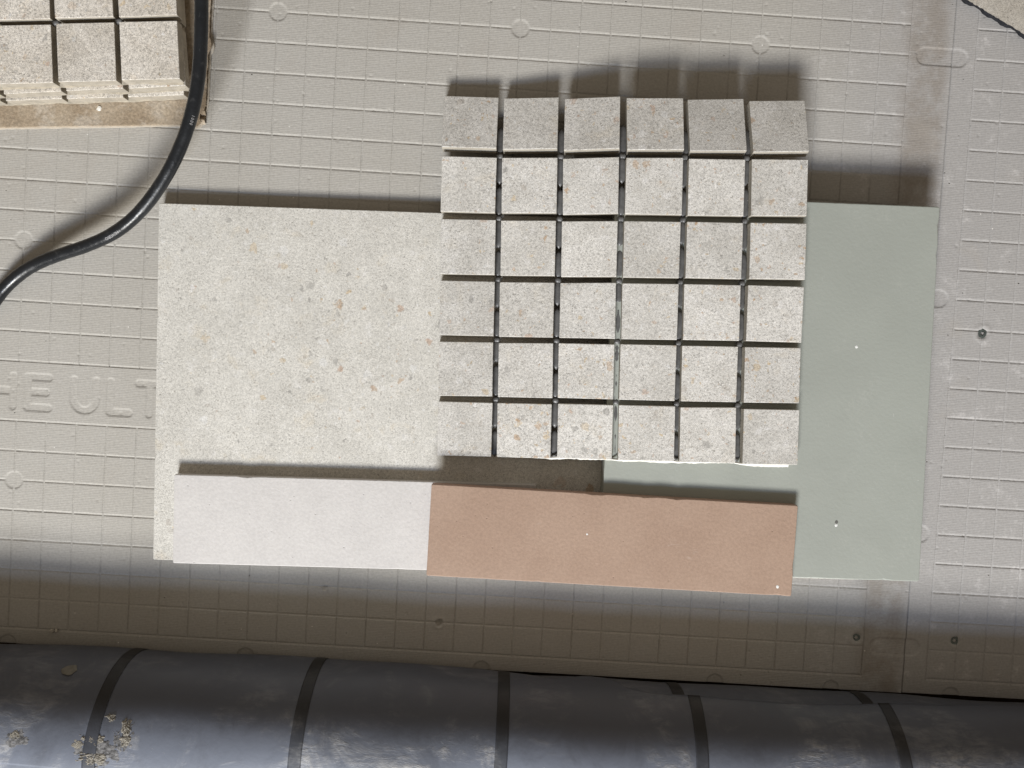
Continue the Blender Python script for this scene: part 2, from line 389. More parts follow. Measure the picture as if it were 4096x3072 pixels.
PITCH = 25.4
def sstep(a, b, x):
    t = np.clip((x - a) / (b - a), 0, 1); return t * t * (3 - 2 * t)
def seg(px, py, ax, ay, bx, by):
    dx, dy = bx - ax, by - ay; L = dx * dx + dy * dy + 1e-9
    t = np.clip(((px - ax) * dx + (py - ay) * dy) / L, 0, 1)
    return np.hypot(px - ax - t * dx, py - ay - t * dy)
def axis(lo, hi, lines):
    pts = [lo, hi] + list(np.arange(lo + .4, hi - .3, .82))
    pts = np.array(pts)
    keep = np.ones(len(pts), bool)
    for g in lines: keep &= (np.abs(pts - g) > 1.45)
    pts = list(pts[keep | (pts == lo) | (pts == hi)])
    for g in lines:
        for d in (-1.2, -.75, -.35, 0, .4, .8, 1.25):
            if lo + .3 < g + d < hi - .3: pts.append(g + d)
    return np.array(sorted(pts))
def smooth_noise(shape, cells, seed):
    r = np.random.default_rng(seed); a = r.random((cells[0] + 3, cells[1] + 3))
    y = np.linspace(0, cells[0], shape[0]); x = np.linspace(0, cells[1], shape[1])
    yi, xi = y.astype(int), x.astype(int); fy, fx = (y - yi)[:, None], (x - xi)[None, :]
    fy, fx = fy * fy * (3 - 2 * fy), fx * fx * (3 - 2 * fx)
    A = a[np.ix_(yi, xi)]; B = a[np.ix_(yi, xi + 1)]; C_ = a[np.ix_(yi + 1, xi)]; D = a[np.ix_(yi + 1, xi + 1)]
    return (A * (1 - fx) + B * fx) * (1 - fy) + (C_ * (1 - fx) + D * fx) * fy

LETTERS = []                                        # recessed strokes of the moulded lettering (mm)
S_ = 3.1
def L_(*p): LETTERS.append(p)
L_(-231, -317.8, -231, -343.6); L_(-206.9, -317.8, -206.9, -343.6); L_(-231, -330.5, -206.9, -330.5)                     # H
L_(-194.7, -317.8, -194.7, -343.6)
for yy, xe in ((-317.8, -177.2), (-330.4, -179.2), (-343.6, -176.9)): L_(-194.7, yy, xe, yy)                             # E
L_(-155.9, -317.8, -155.9, -333); L_(-137.2, -317.8, -137.2, -333)
pa = [(-146.55 + 9.35 * math.cos(t), -333.6 - 10.0 * math.sin(t)) for t in np.linspace(0, math.pi, 13)]
for a, b in zip(pa[:-1], pa[1:]): L_(*a, *b)                                                                             # U
L_(-125.2, -317.8, -125.2, -343.6); L_(-125.2, -343.6, -109, -343.6)                                                     # L
L_(-101.3, -317.8, -77, -317.8); L_(-92, -317.8, -92, -343.6)                                                            # T

def make_board(name, x0, x1, y0, y1, cols, rows, colrange, rowrange, circles, stadiums, letters, strip, craters, seed):
    X = axis(x0, x1, cols); Y = axis(y0, y1, rows)
    gx, gy = np.meshgrid(X, Y)
    ero = .72 + .5 * smooth_noise(gx.shape, (140, 180), seed)
    ero2 = .45 + .9 * smooth_noise(gx.shape, (60, 70), seed + 1)
    inx = (gx > colrange[0] - 1) & (gx < colrange[1] + 1); iny = (gy > rowrange[0] - 1) & (gy < rowrange[1] + 1)
    dv = np.full(gx.shape, 9e9); dh = np.full(gx.shape, 9e9)
    for c in cols: dv = np.minimum(dv, np.abs(gx - c))
    for r in rows: dh = np.minimum(dh, np.abs(gy - r))
    ins = np.zeros(gx.shape, bool)
    if strip: ins = (gy < strip[1] - .5) & (gy > strip[0] + .5)
    sh = np.full(gx.shape, 9e9)
    for r in rows: sh = np.where(np.abs(gy - r) < np.abs(sh), gy - r, sh)
    H = .60 * ero * np.where(sh < 0, np.clip(1 - (-sh - .15) / .95, 0, 1), np.clip(1 - (sh - .05) / 1.15, 0, 1)) * inx
    V = .85 * (.25 + ero2 * .75) * (1 - sstep(.12, .80, dv)) * iny * ~ins
    H = np.where((dv < .8) & iny, H * .75, H)
    D = np.maximum(H, V)
    rec = np.full(gx.shape, 9e9)
    for cx, cy in circles: rec = np.minimum(rec, np.hypot(gx - cx, gy - cy) - 7.4)
    for ax, ay, bx, by in stadiums: rec = np.minimum(rec, seg(gx, gy, ax, ay, bx, by) - 7.4)
    if letters:
        for p in LETTERS: rec = np.minimum(rec, seg(gx, gy, *p) - S_)
    inside = 1 - sstep(-.4, .4, rec)
    D = D * sstep(-.3, .5, rec) + .70 * inside
    Z = -D
    Z += .10 * (smooth_noise(gx.shape, (22, 26), seed + 3) - .5) + .05 * (smooth_noise(gx.shape, (150, 190), seed + 4) - .5)
    for cx, cy, r, dep in craters:
        d = np.hypot(gx - cx, gy - cy) + 1.2 * (smooth_noise(gx.shape, (200, 240), seed + 5) - .5)
        Z += -dep * (1 - sstep(r * .5, r, d)) + .35 * np.exp(-((d - r * 1.25) / (r * .35)) ** 2)
    # crisp little pits
    r = np.random.default_rng(seed + 9)
    for _ in range(int((x1 - x0) * (y1 - y0) / 900)):
        cx, cy, rr = r.uniform(x0, x1), r.uniform(y0, y1), r.uniform(.5, 1.1)
        i0, i1 = np.searchsorted(X, [cx - 2, cx + 2]); j0, j1 = np.searchsorted(Y, [cy - 2, cy + 2])
        if i1 > i0 and j1 > j0:
            d = np.hypot(gx[j0:j1, i0:i1] - cx, gy[j0:j1, i0:i1] - cy); Z[j0:j1, i0:i1] -= .55 * np.exp(-(d / rr) ** 2)
    nx, ny = len(X), len(Y)
    V3 = np.stack([gx, gy, Z], -1).reshape(-1, 3)
    F = grid_faces(nx, ny)
    # rim down to the underside
    ring = np.concatenate([np.arange(nx), np.arange(1, ny) * nx + nx - 1, (ny - 1) * nx + np.arange(nx - 2, -1, -1), np.arange(ny - 2, 0, -1) * nx])
    low = V3[ring].copy(); low[:, 2] = -6.0
    k = len(ring); o = len(V3); i = np.arange(k); j = (i + 1) % k
    F2 = np.stack([ring[j], ring[i], o + i, o + j], -1)
    me = mesh_np(name, np.concatenate([V3, low]) * MM, np.concatenate([F, F2]))
    me.materials.append(M['board'])
    ob = link(name, me)
    return ob

rowsA = [-PITCH * r for r in range(-3, 22) if r != 13]
colsA = [PITCH * c for c in range(-9, 22)]
circA = [(PITCH * c, -PITCH * r) for c in (-8, 0, 8, 16) for r in (0, 8, 16)] + [(x, -547.3) for x in (-203.2, 0, 203.2, 406.4, 508)]
stadA = [(547, y, 590, y) for y in (0, -203.2, -406.4, -507)]
boardA = make_board('backer_board', -236, 569.9, -547, 72, colsA, rowsA, (-260, 533.4), (-533.4, 200), circA, stadA, True, (-355.6, -304.8), [(164.5, -508.6, 3.6, 2.6), (65, -483.7, 2.2, 1.1), (527.1, -500.6, 4.8, .9)], 3)
tag(boardA, 'large grey cement backer board with moulded grid and lettering under the tile samples', 'backer board', 'cement boards on the floor')
colsB = [590.2 + 25.0 * c for c in range(0, 7)]
rowsB = [-PITCH * r for r in range(-3, 22)]
circB = [(613.4, -547.3), (590.2 + 125, 0)]
stadB = [(550, y, 575.7, y) for y in (0, -203.4, -406.7, -506.7)]
boardB = make_board('backer_board', 570.9, 735, -546.6, 72, colsB, rowsB, (590.2, 900), (-534, 200), circB, stadB, False, None, [(615.3, -230.8, 5.2, .8), (613.2, -498.3, 4.9, .7)], 11)
tag(boardB, 'narrow strip of grey cement backer board beyond the butt joint, right of the green panel', 'backer board', 'cement boards on the floor')

def screw(parent, x, y, rz, z=-.35):
    e = []
    bm = bmesh.new(); n = 36; R0 = 4.3
    star = lambda k: (2.25 if k % 6 == 0 else (1.15 if k % 6 == 3 else 1.15 + 1.1 * (abs(k % 6 - 3) / 3) ** 1.6))
    rings = []
    for rad, zz in ((None, 0.02), (3.6, 0.0), (4.15, -.18), (R0, -.6)):
        rings.append([bm.verts.new(((star(k) if rad is None else rad) * math.cos(2 * math.pi * k / n) * MM, (star(k) if rad is None else rad) * math.sin(2 * math.pi * k / n) * MM, zz * MM)) for k in range(n)])
    for a, b in zip(rings[:-1], rings[1:]):
        for k in range(n): bm.faces.new((a[k], b[k], b[(k + 1) % n], a[(k + 1) % n]))
    o = link('screw', bm_mesh(bm, 'screw'), parent, (M['zinc'],)); o.location = (x * MM, y * MM, z * MM); o.rotation_euler = (0, 0, rz)
    bm = bmesh.new()
    a = [bm.verts.new((star(k) * math.cos(2 * math.pi * k / n) * MM, star(k) * math.sin(2 * math.pi * k / n) * MM, .02 * MM)) for k in range(n)]
    b = [bm.verts.new((star(k) * .72 * math.cos(2 * math.pi * k / n) * MM, star(k) * .72 * math.sin(2 * math.pi * k / n) * MM, -2.2 * MM)) for k in range(n)]
    for k in range(n): bm.faces.new((a[k], a[(k + 1) % n], b[(k + 1) % n], b[k]))
    bm.faces.new(b)
    bmesh.ops.recalc_face_normals(bm, faces=bm.faces)
    q = link('star_recess', bm_mesh(bm, 'star_recess'), o, (M['recess'],))
    return o
screw(boardB, 615.3, -230.8, .5); screw(boardB, 613.2, -498.3, 1.1); screw(boardA, 527.1, -500.6, .2, -.6)

# ------------------------------------------------------------------ large stone-look tile
def place(name, me, x, y, z, yaw, pitch=0, roll=0, parent=None, mats=()):
    o = link(name, me, parent, mats); o.location = (x * MM, y * MM, z * MM)
    o.rotation_euler = (R_(pitch), -R_(roll), R_(yaw)); return o
# corners TL (-86.8,-166.5) BL (-78.9,-464.9) BR (520.3,-447.3)
yaw = math.degrees(math.atan2(17.6, 599.2)); cx = (-86.8 + 520.3) / 2; cy = (-166.5 - 447.3) / 2
big = place('floor_tile', chipped_slab('floor_tile', 599.3, 298.5, 9.8, .5, 9, 3), cx, cy, 10.0, yaw, mats=(M['tile_stone'], M['body']))
tag(big, 'large cream stone-look porcelain tile lying flat on the grey board, partly under the other samples', 'tile')

# ------------------------------------------------------------------ painted panel
yawp = 1.45
PZ = 28.0
wP, hP = 266.0, 309.5
u = Vector((math.cos(R_(yawp)), math.sin(R_(yawp)))); v = Vector((-u.y, u.x))
TRp = Vector((554.3, -131.8)); cP = TRp - u * wP / 2 - v * hP / 2
panel = place('painted_panel', chipped_slab('painted_panel', wP, hP, 17.8, .8, 12, 4, 1.4), cP.x, cP.y, PZ, yawp, mats=(M['paint'], M['paint']))
tag(panel, 'sage green painted sample panel lying across the right end of the large cream tile', 'panel')
def dent(parent, x, y, r, h, mat, name, seed):
    rr = random.Random(seed); bm = bmesh.new(); n = 14
    ring = [bm.verts.new(((r * rr.uniform(.75, 1.2)) * math.cos(2 * math.pi * k / n) * MM, (r * rr.uniform(.75, 1.2)) * math.sin(2 * math.pi * k / n) * MM, 0.05 * MM)) for k in range(n)]
    c = bm.verts.new((0, 0, h * MM))
    for k in range(n): bm.faces.new((ring[k], ring[(k + 1) % n], c))
    o = link(name, bm_mesh(bm, name, True), parent, (mat,)); o.location = (x * MM, y * MM, 0); return o
def onpanel(x, y):
    d = Vector((x, y)) - cP; return d.dot(u), d.dot(v)
px, py = onpanel(489.1, -395.4); dent(panel, px, py, 1.5, .25, M['hole_dark'], 'chip_hole', 4)
px, py = onpanel(489.0, -398.3); dent(panel, px, py, 1.3, .5, M['paint_white'], 'paint_chip', 5)
px, py = onpanel(494.5, -250.2); dent(panel, px, py, 1.2, .4, M['paint_white'], 'paint_chip', 6)

# ------------------------------------------------------------------ mosaic sheet lying over tile and panel
TILES = [
  [(166.7,-85.5,17.0,1.70,-11,1.5),(216.3,-83.9,19.5,2.81,-11,6),(265.8,-82.9,26.8,3.53,-11,9),(316.0,-82.0,33.5,3.07,-11.5,3),(365.7,-79.6,33.4,3.99,-12,1),(416.0,-77.1,32.9,4.41,-13,0.5)],
  [(168.6,-137.5,21.4,2.00,0.8,1.5),(218.3,-135.5,23.9,2.71,0.8,6),(267.5,-134.2,31.3,3.07,0.6,9),(317.5,-132.8,38.3,2.55,0.5,3),(367.4,-130.5,38.4,2.74,0.3,1),(417.9,-127.6,38.5,3.19,0,0.5)],
  [(171.1,-188.1,20.7,2.60,0.8,1.5),(220.3,-186.3,23.2,2.62,0.8,6),(269.6,-184.9,30.7,2.68,0.8,9),(319.1,-183.2,37.7,2.57,0.8,3),(369.3,-180.7,38.1,2.37,0.4,1),(420.4,-178.1,38.4,2.82,0.2,0.5)],
  [(173.3,-238.3,20.2,2.38,0.4,1.5),(222.3,-236.4,22.7,2.60,0.4,6),(271.7,-234.5,30.2,2.68,0.4,9),(321.1,-232.5,37.2,2.44,0.4,3),(371.0,-230.3,37.9,2.66,0.2,1),(421.8,-228.3,38.3,1.89,0,0.5)],
  [(175.2,-288.3,20.0,2.87,0,1.5),(224.6,-286.2,22.5,2.86,0,6),(273.6,-283.8,30.0,2.51,0,9),(322.8,-281.6,37.0,2.37,0,3),(372.5,-279.6,37.8,2.34,0,1),(423.2,-277.7,38.3,2.79,0,0.5)],
  [(177.5,-338.0,20.0,2.21,0,1.5),(226.5,-335.9,22.5,2.44,0,6),(276.0,-333.1,30.0,2.71,0,9),(325.2,-330.8,37.0,2.74,0,3),(374.8,-329.2,37.8,2.95,0,1),(425.8,-327.7,38.3,2.62,0,0.5)]]
TS = 44.9; TH = 8.8
sheet = empty('mosaic_sheet', (0, 0, 0))
tag(sheet, 'six by six mosaic sheet lying across the large cream tile and the green panel', 'mosaic sheet')
VAR = [slab('mosaic_tile', TS, TS, TH, .45, .1, .22, k + 20) for k in range(5)]
for me in VAR: me.materials.append(M['mosaic_stone']); me.materials.append(M['body'])
VARS = [slab('stack_tile', TS, TS, 9.0, .45, .1, .2, k + 40) for k in range(3)]
for me in VARS: me.materials.append(M['stack_stone']); me.materials.append(M['stack_body'])
MTX = {}
for r in range(6):
    for q in range(6):
        x, y, z, yw, pi, ro = TILES[r][q]
        o = bpy.data.objects.new('tile', VAR[(r * 5 + q * 3 + r * q) % 5]); COL.objects.link(o); o.parent = sheet
        o.location = (x * MM, y * MM, z * MM); e = Euler((R_(pi), -R_(ro), R_(yw))); o.rotation_euler = e
        MTX[r, q] = Matrix.Translation((x, y, z)) @ e.to_matrix().to_4x4()

def blob(name, parent, a, b, w, h, mat, seed):
    """a flattened bead of glue from a to b (mm)"""
    a, b = Vector(a), Vector(b); d = b - a; L = d.length; d.normalize()
    side = d.cross(Vector((0, 0, 1))).normalized(); up = side.cross(d)
    rr = random.Random(seed); n = 9; k = 8; bm = bmesh.new(); rings = []
    for i in range(n):
        t = i / (n - 1); f = math.sqrt(max(0.0, 1 - (2 * t - 1) ** 4)) * rr.uniform(.88, 1.1) + .02
        c = a + d * L * t
        rings.append([bm.verts.new((c + side * (w / 2 * f * math.cos(2 * math.pi * m / k)) + up * (h * f * math.sin(2 * math.pi * m / k))) * MM) for m in range(k)])
    for A, B in zip(rings[:-1], rings[1:]):
        for m in range(k): bm.faces.new((A[m], A[(m + 1) % k], B[(m + 1) % k], B[m]))
    bm.faces.new(rings[0][::-1]); bm.faces.new(rings[-1])
    bmesh.ops.recalc_face_normals(bm, faces=bm.faces)
    return link(name, bm_mesh(bm, name, True), parent, (mat,))
hs = TS / 2
for r in range(6):                                   # beads in the upright joints
    for q in range(5):
        A, B = MTX[r, q], MTX[r, q + 1]
        def pt(t, dz): return (A @ Vector((hs, t, dz)) + B @ Vector((-hs, t, dz))) / 2
        k = random.uniform(-3, 3)
        if r > 0: blob('glue_strip', sheet, pt(hs + 2.0, -7.8), pt(3.2 + k, -7.8), 6.4, 1.3, M['glue'], r * 9 + q)
        blob('glue_strip', sheet, pt(2.0 + k, -7.9), pt(-hs - 1, -7.9), 6.4, 1.2, M['glue'], r * 9 + q + 100)
for r in range(5):                                   # dots where four tiles meet
    for q in range(5):
        c = (MTX[r, q] @ Vector((hs, -hs, -7.4)) + MTX[r + 1, q + 1] @ Vector((-hs, hs, -7.4))) / 2
        blob('glue_dot', sheet, c + Vector((-2.8, 0, 0)), c + Vector((2.8, 0, 0)), 4.6, 1.2 + .5 * random.random(), M['glue'], r * 5 + q + 300)
# torn white backing along the lower edge
edge = []
for q in range(1, 6):
    m = MTX[5, q]
    for t in np.linspace(-hs, hs, 30):
        if q == 1 and t < 5: continue
        edge.append(m @ Vector((t, -hs, -5.5)))
edge = [p for p in edge if p.x < 444]
rr = random.Random(5); bm = bmesh.new(); prev = None; wv = 1.4
for i, p in enumerate(edge):
    wv += rr.uniform(-.30, .30); wv = min(max(wv, .7), 2.5)
    if i < 8: wv = min(wv, .3 + i * .18)
    j = wv + rr.uniform(-.10, .10); dz = .3 + .5 * math.sin(i * .31) + rr.uniform(-.15, .15)
    row = [bm.verts.new((p + Vector((0, o_, z_))) * MM) for o_, z_ in ((.9, 1.2), (-.1, 1.5 + dz), (-j, .9 + dz), (-j, .55 + dz), (.9, .2))]
    if prev:
        for m in range(5): bm.faces.new((prev[m], row[m], row[(m + 1) % 5], prev[(m + 1) % 5]))
    prev = row
bmesh.ops.recalc_face_normals(bm, faces=bm.faces)
o = link('torn_backing', bm_mesh(bm, 'torn_backing'), sheet, (M['torn'],)); o['label'] = 'torn white backing strip along the lower edge'

# ------------------------------------------------------------------ the two narrow wall tiles
yw = math.degrees(math.atan2(6.4, 209.8)); du = Vector((math.cos(R_(yw)), math.sin(R_(yw)))); dv = Vector((-du.y, du.x))
tl = Vector((-60.7, -390.3)); c = tl + du * 150.2 - dv * 37.1
wt = place('wall_tile', chipped_slab('wall_tile', 300.4, 74.3, 7.8, .55, 6, 5), c.x, c.y, 18.0, yw, mats=(M['white_tile'], M['white_body']))
tag(wt, 'narrow white matt wall tile lying on the lower left of the large cream tile', 'tile', 'narrow wall tiles')
tt = place('wall_tile', chipped_slab('wall_tile', 299.0, 75.0, 7.8, .55, 9, 6), 303.6, -419.9, 36.0, .05, 0, 0, mats=(M['terracotta'], M['terracotta_body']))
tag(tt, 'narrow terracotta pink wall tile resting on the green panel and overhanging the white tile', 'tile', 'narrow wall tiles')

dent(tt, 137.5, -30.2, 1.4, .35, M['paint_white'], 'glaze_chip', 8)
dent(tt, -21, 4, .8, .2, M['paint_white'], 'glaze_chip', 9)
# ------------------------------------------------------------------ stack of mosaic sheets on cardboard (upper left)
def stack_sheet(corner, yawd, top, label, nrow, seed, jit):
    root = empty('mosaic_sheet', (corner[0] * MM, corner[1] * MM, top * MM), R_(yawd))
    tag(root, label, 'mosaic sheet', 'stacked mosaic sheets')
    rr = random.Random(seed); P = 49.8
    for i in range(4):
        for j in range(nrow):
            o = bpy.data.objects.new('tile', VARS[(i + 2 * j + seed) % 3]); COL.objects.link(o); o.parent = root; o.scale = (1.015, 1.015, 1)
            o.location = ((-TS / 2 - i * P + rr.uniform(-jit, jit)) * MM, (TS / 2 + j * P + rr.uniform(-jit, jit)) * MM, rr.uniform(-.1, .1) * MM)
            o.rotation_euler = (0, 0, R_(rr.uniform(-.5, .5)))
    for i in range(3):
        for j in range(nrow - 1):
            blob('glue_dot', root, (-(i + 1) * P + 1.2 - 2.6, (j + 1) * P - 1.6, -5.5), (-(i + 1) * P + 1.2 + 4, (j + 1) * P - 1.6, -5.5), 5, 2.2, M['glue'], i * 7 + j + seed)
    # backing film with a frayed lip at the lower edge
    rr = random.Random(seed + 3); bm = bmesh.new(); prev = None; w = .8
    for t in np.linspace(-198, -.5, 80):
        w = min(max(w + rr.uniform(-.35, .35), .2), 1.9)
        row = [bm.verts.new(Vector((t, y_, z_)) * MM) for y_, z_ in ((8, -9.05), (-w, -9.05 + rr.uniform(-.15, .25)), (-w, -9.35), (8, -9.4))]
        if prev:
            for m in range(4): bm.faces.new((prev[m], row[m], row[(m + 1) % 4], prev[(m + 1) % 4]))
        prev = row
    bmesh.ops.recalc_face_normals(bm, faces=bm.faces)
    link('backing_film', bm_mesh(bm, 'backing_film'), root, (M['film'],))
    return root
stack_sheet((-68.5, -78.3), 5.6, 15.2, 'bottom mosaic sheet of the stack in the upper left corner, resting on cardboard', 2, 3, .25)
stack_sheet((-63.8, -73.9), 6.3, 25.1, 'middle mosaic sheet of the stack in the upper left corner', 2, 5, .25)
stack_sheet((-64.0, -72.0), 5.4, 35.0, 'top mosaic sheet of the stack in the upper left corner', 4, 1, .3)

card = empty('cardboard_sheet', (0, 0, 0))
tag(card, 'dusty brown corrugated cardboard sheet with torn edge under the stacked mosaic sheets', 'cardboard')
def card_outline(seed, grow=0.0):
    rr = random.Random(seed); p = []
    for t in np.linspace(0, 1, 46): p.append((-262 + t * (-75 + 262), -114.8 + t * 15.2 - grow + rr.uniform(-.25, .25)))     # lower edge
    for a in [(-70, -100.2), (-64.5, -101.5), (-60, -100.6), (-57.6, -97.5), (-58.8, -94), (-58.2, -90), (-55.8, -86.5), (-54.2, -83.5)]:
        p.append((a[0] + rr.uniform(-.5, .5) + grow * .6, a[1] + rr.uniform(-.4, .4)))
    for yy in np.linspace(-80, 70, 60):
        w = 2.4 * math.exp(-((yy + 33) / 5) ** 2)
        p.append((-54.3 + rr.uniform(-.35, .35) + w + grow, yy))
    p.append((-262, 70)); return p
pA = card_outline(1); link('top_liner', poly_prism('top_liner', pA, pA, 5.2, 4.75), card, (M['card'],))
pB = card_outline(1, .8); link('bottom_liner', poly_prism('bottom_liner', pB, pB, 1.0, .55), card, (M['card_white'],))
xs = np.linspace(-262, -54.9, 40); ys = np.linspace(-98, 69, 420)
gx, gy = np.meshgrid(xs, ys); gz = 2.87 + 1.78 * np.sin(gy * 2 * math.pi / 7.4 + .3)
lim = -114.8 + (gx + 262) / 187 * 15.2 + .4
gy2 = np.maximum(gy, lim)
me = mesh_np('flute', np.stack([gx, gy2, gz], -1).reshape(-1, 3) * MM, grid_faces(len(xs), len(ys))); me.materials.append(M['card']); link('flute', me, card)
# folded lower lip that closes the flutes at the front edge
link('front_lip', poly_prism('front_lip', [(-262, -114.4), (-76, -99.3), (-76, -98.6), (-262, -113.7)], [(-262, -114.4), (-76, -99.3), (-76, -98.6), (-262, -113.7)], 4.7, 1.05), card, (M['card'],))
def crumb(name, x, y, z, r, seed, label, cat, group=None, mat='debris', flat=.6):
    rr = random.Random(seed); bm = bmesh.new(); bmesh.ops.create_icosphere(bm, subdivisions=2, radius=r * MM)
    for vv in bm.verts: vv.co *= rr.uniform(.72, 1.18); vv.co.z *= flat
    o = link(name, bm_mesh(bm, name), None, (M[mat],)); o.location = (x * MM, y * MM, z * MM)
    o.rotation_euler = (0, 0, rr.uniform(0, 6)); tag(o, label, cat, group); return o
crumb('plaster_crumb', -165.6, -534, 1.0, 2.1, 1, 'larger pale plaster crumb on the shaded board edge above the dark roll', 'crumb', 'plaster crumbs')
crumb('plaster_crumb', -161.8, -533.6, .8, 1.5, 2, 'smaller pale plaster crumb just right of the larger crumb on the shaded board edge', 'crumb', 'plaster crumbs')
crumb('white_chip', -142, -91.3, 5.7, 2.0, 3, 'small white glaze chip lying on the brown cardboard', 'chip', None, 'torn', .25)

# ------------------------------------------------------------------ black cable
CAB = [(-38.7,-3.7+40,70),(-38.7,-3.7,64),(-38.6,-21.3,62),(-38.4,-38.9,60),(-39.0,-56.8,58),(-40.0,-74.9,56),(-42.1,-93.3,54),(-47.6,-112.0,52),(-54.4,-130.7,49),(-64.5,-149.6,45),(-82.9,-174.5,38),(-98.0,-186.9,33),(-115.8,-199.4,27),(-138.6,-207.6,21),(-160.7,-214.0,17),(-178.1,-219.5,13),(-195.5,-228.0,9),(-206.9,-237.2,6.5),(-217.7,-248.2,5.2),(-229.5,-265.5,5.0),(-240,-290,5)]
P = [Vector(p) for p in CAB]
for _ in range(2):                                   # light smoothing of the measured path
    P = [P[0]] + [P[i] * .6 + (P[i - 1] + P[i + 1]) * .2 for i in range(1, len(P) - 1)] + [P[-1]]
path = []
for i in range(1, len(P) - 2):
    p0, p1, p2, p3 = P[i - 1], P[i], P[i + 1], P[i + 2]
    for t in np.linspace(0, 1, 10, endpoint=False):
        path.append(.5 * ((2 * p1) + (p2 - p0) * t + (2 * p0 - 5 * p1 + 4 * p2 - p3) * t * t + (3 * p1 - p0 - 3 * p2 + p3) * t ** 3))
CR = 5.1
def frame(i):
    d = (path[min(i + 1, len(path) - 1)] - path[max(i - 1, 0)]).normalized()
    side = d.cross(Vector((0, 0, 1))).normalized(); return d, side, side.cross(d)
VV = []; K = 28
for i, p in enumerate(path):
    d, sd, up = frame(i)
    rad = CR * (1 + .012 * math.sin(i * .37) + .008 * math.sin(i * 1.3))
    for k in range(K):
        a = 2 * math.pi * k / K; VV.append((p + sd * rad * math.cos(a) + up * rad * math.sin(a)) * MM)
FF = [(i * K + k, i * K + (k + 1) % K, (i + 1) * K + (k + 1) % K, (i + 1) * K + k) for i in range(len(path) - 1) for k in range(K)]
me = mesh_np('power_cable', [tuple(v_) for v_ in VV], FF); me.materials.append(M['cable'])
cable = tag(link('power_cable', me), 'thick black rubber cable curving down from the stacked sheets to the left edge', 'cable')
# worn lettering moulded on the cable: bend flat text round the sheath
arc = [0.0]
for a, b in zip(path[:-1], path[1:]): arc.append(arc[-1] + (b - a).length)
arc = np.array(arc)
def cable_text(txt, near, size, ang0, gap=1.0):
    cu = bpy.data.curves.new('lettering', 'FONT'); cu.body = txt; cu.size = size; cu.space_character = gap; cu.resolution_u = 2
    to = bpy.data.objects.new('lettering_tmp', cu); COL.objects.link(to)
    me = bpy.data.meshes.new_from_object(to.evaluated_get(bpy.context.evaluated_depsgraph_get()))
    bpy.data.objects.remove(to); me.name = 'lettering'
    i0 = min(range(len(path)), key=lambda i: (path[i] - Vector(near)).length); s0 = arc[i0]
    for vtx in me.vertices:
        s = s0 + vtx.co.x; i = int(np.clip(np.searchsorted(arc, s), 1, len(path) - 2)); d, sd, up = frame(i)
        base = path[i] + d * (s - arc[i])
        a = ang0 + vtx.co.y / CR                       # angle from straight up towards the outer side
        n = up * math.cos(a) - sd * math.sin(a)
        vtx.co = (base + n * (CR * 1.012 + .1)) * MM
    return link('lettering', me, cable, (M['print'],))
cable_text('1000', (-45.5, -104, 53), 3.2, .55, 1.25)
cable_text('NINGBO', (-108, -194, 29), 3.4, .35, 1.0)

# ------------------------------------------------------------------ broken offcut (upper right)
rr = random.Random(12); top = []; bot = []
A0, A1 = Vector((550.0, 58.2)), Vector((670.0, -1.1)); nrm = Vector((.444, .896))
for t in np.linspace(0, 1, 90):
    p = A0.lerp(A1, t) + nrm * (rr.uniform(-.35, .35)); top.append((p.x, p.y))
    w = .75 * math.sin(t * 47) + .6 * math.sin(t * 23 + 1) + .22 * math.sin(t * 140)
    q = A0.lerp(A1, t) + nrm * (1.3 + w); bot.append((q.x, q.y))
for x, y in ((735, -2.8), (735, 95), (548, 95)): top.append((x, y)); bot.append((x, y))
off = link('tile_offcut', poly_prism('tile_offcut', top, bot, 6.5, .25), None, (M['offcut_stone'], M['slate']))
tag(off, 'stone-look tile offcut with dark ragged broken edge in the upper right corner', 'tile offcut')

# ------------------------------------------------------------------ rolled membrane along the bottom
RY, RZ, RR = -600.0, 25.0, 60.0
roll = empty('membrane_roll', (.2, RY * MM, -35 * MM))
tag(roll, 'dark grey membrane roll with black stripes along the bottom edge of the boards', 'roll')
OFF = Vector((-200, -RY, 35))                       # mm offset of children relative to the empty
def wob(x, a):                                      # gentle dents
    return .9 * np.sin(x * .021 + a * 1.7) * np.sin(a * 2.1 + x * .006) + .5 * np.sin(x * .047 - a * 3)
def cyl_patch(x0, x1, a0f, a1f, R0, nx, na, wobble=1.0):
    """a0f,a1f: angle limits in degrees from straight up, + towards the board, as functions of x"""
    X = np.linspace(x0, x1, nx); T = np.linspace(0, 1, na)
    gx, gt = np.meshgrid(X, T); a0 = np.array([a0f(x) for x in X]); a1 = np.array([a1f(x) for x in X])
    ga = np.radians(a0[None, :] + (a1 - a0)[None, :] * gt)
    r = R0 + wobble * wob(gx, ga)
    V3 = np.stack([gx, RY + r * np.sin(ga), RZ + r * np.cos(ga)], -1).reshape(-1, 3)
    return V3, grid_faces(nx, na)
FLAP = [(-400, 104), (-235, 96), (-200, 99), (-150, 110), (200, 112), (240, 97), (263, 88), (292, 97.5), (311, 95), (322, 83), (341, 77), (369, 74.3), (406, 72), (443, 73), (515, 75), (560, 80), (640, 86), (900, 90)]
fx, fa = zip(*FLAP)
flap = lambda x: float(np.interp(x, fx, fa)) + .8 * math.sin(x * .05)
low = lambda x: float(np.interp(x, [-400, -150, -118, -92, -80, -60], [-4.2, -4.2, -4.6, -7, -60, -120])) if x < -60 else -120.0
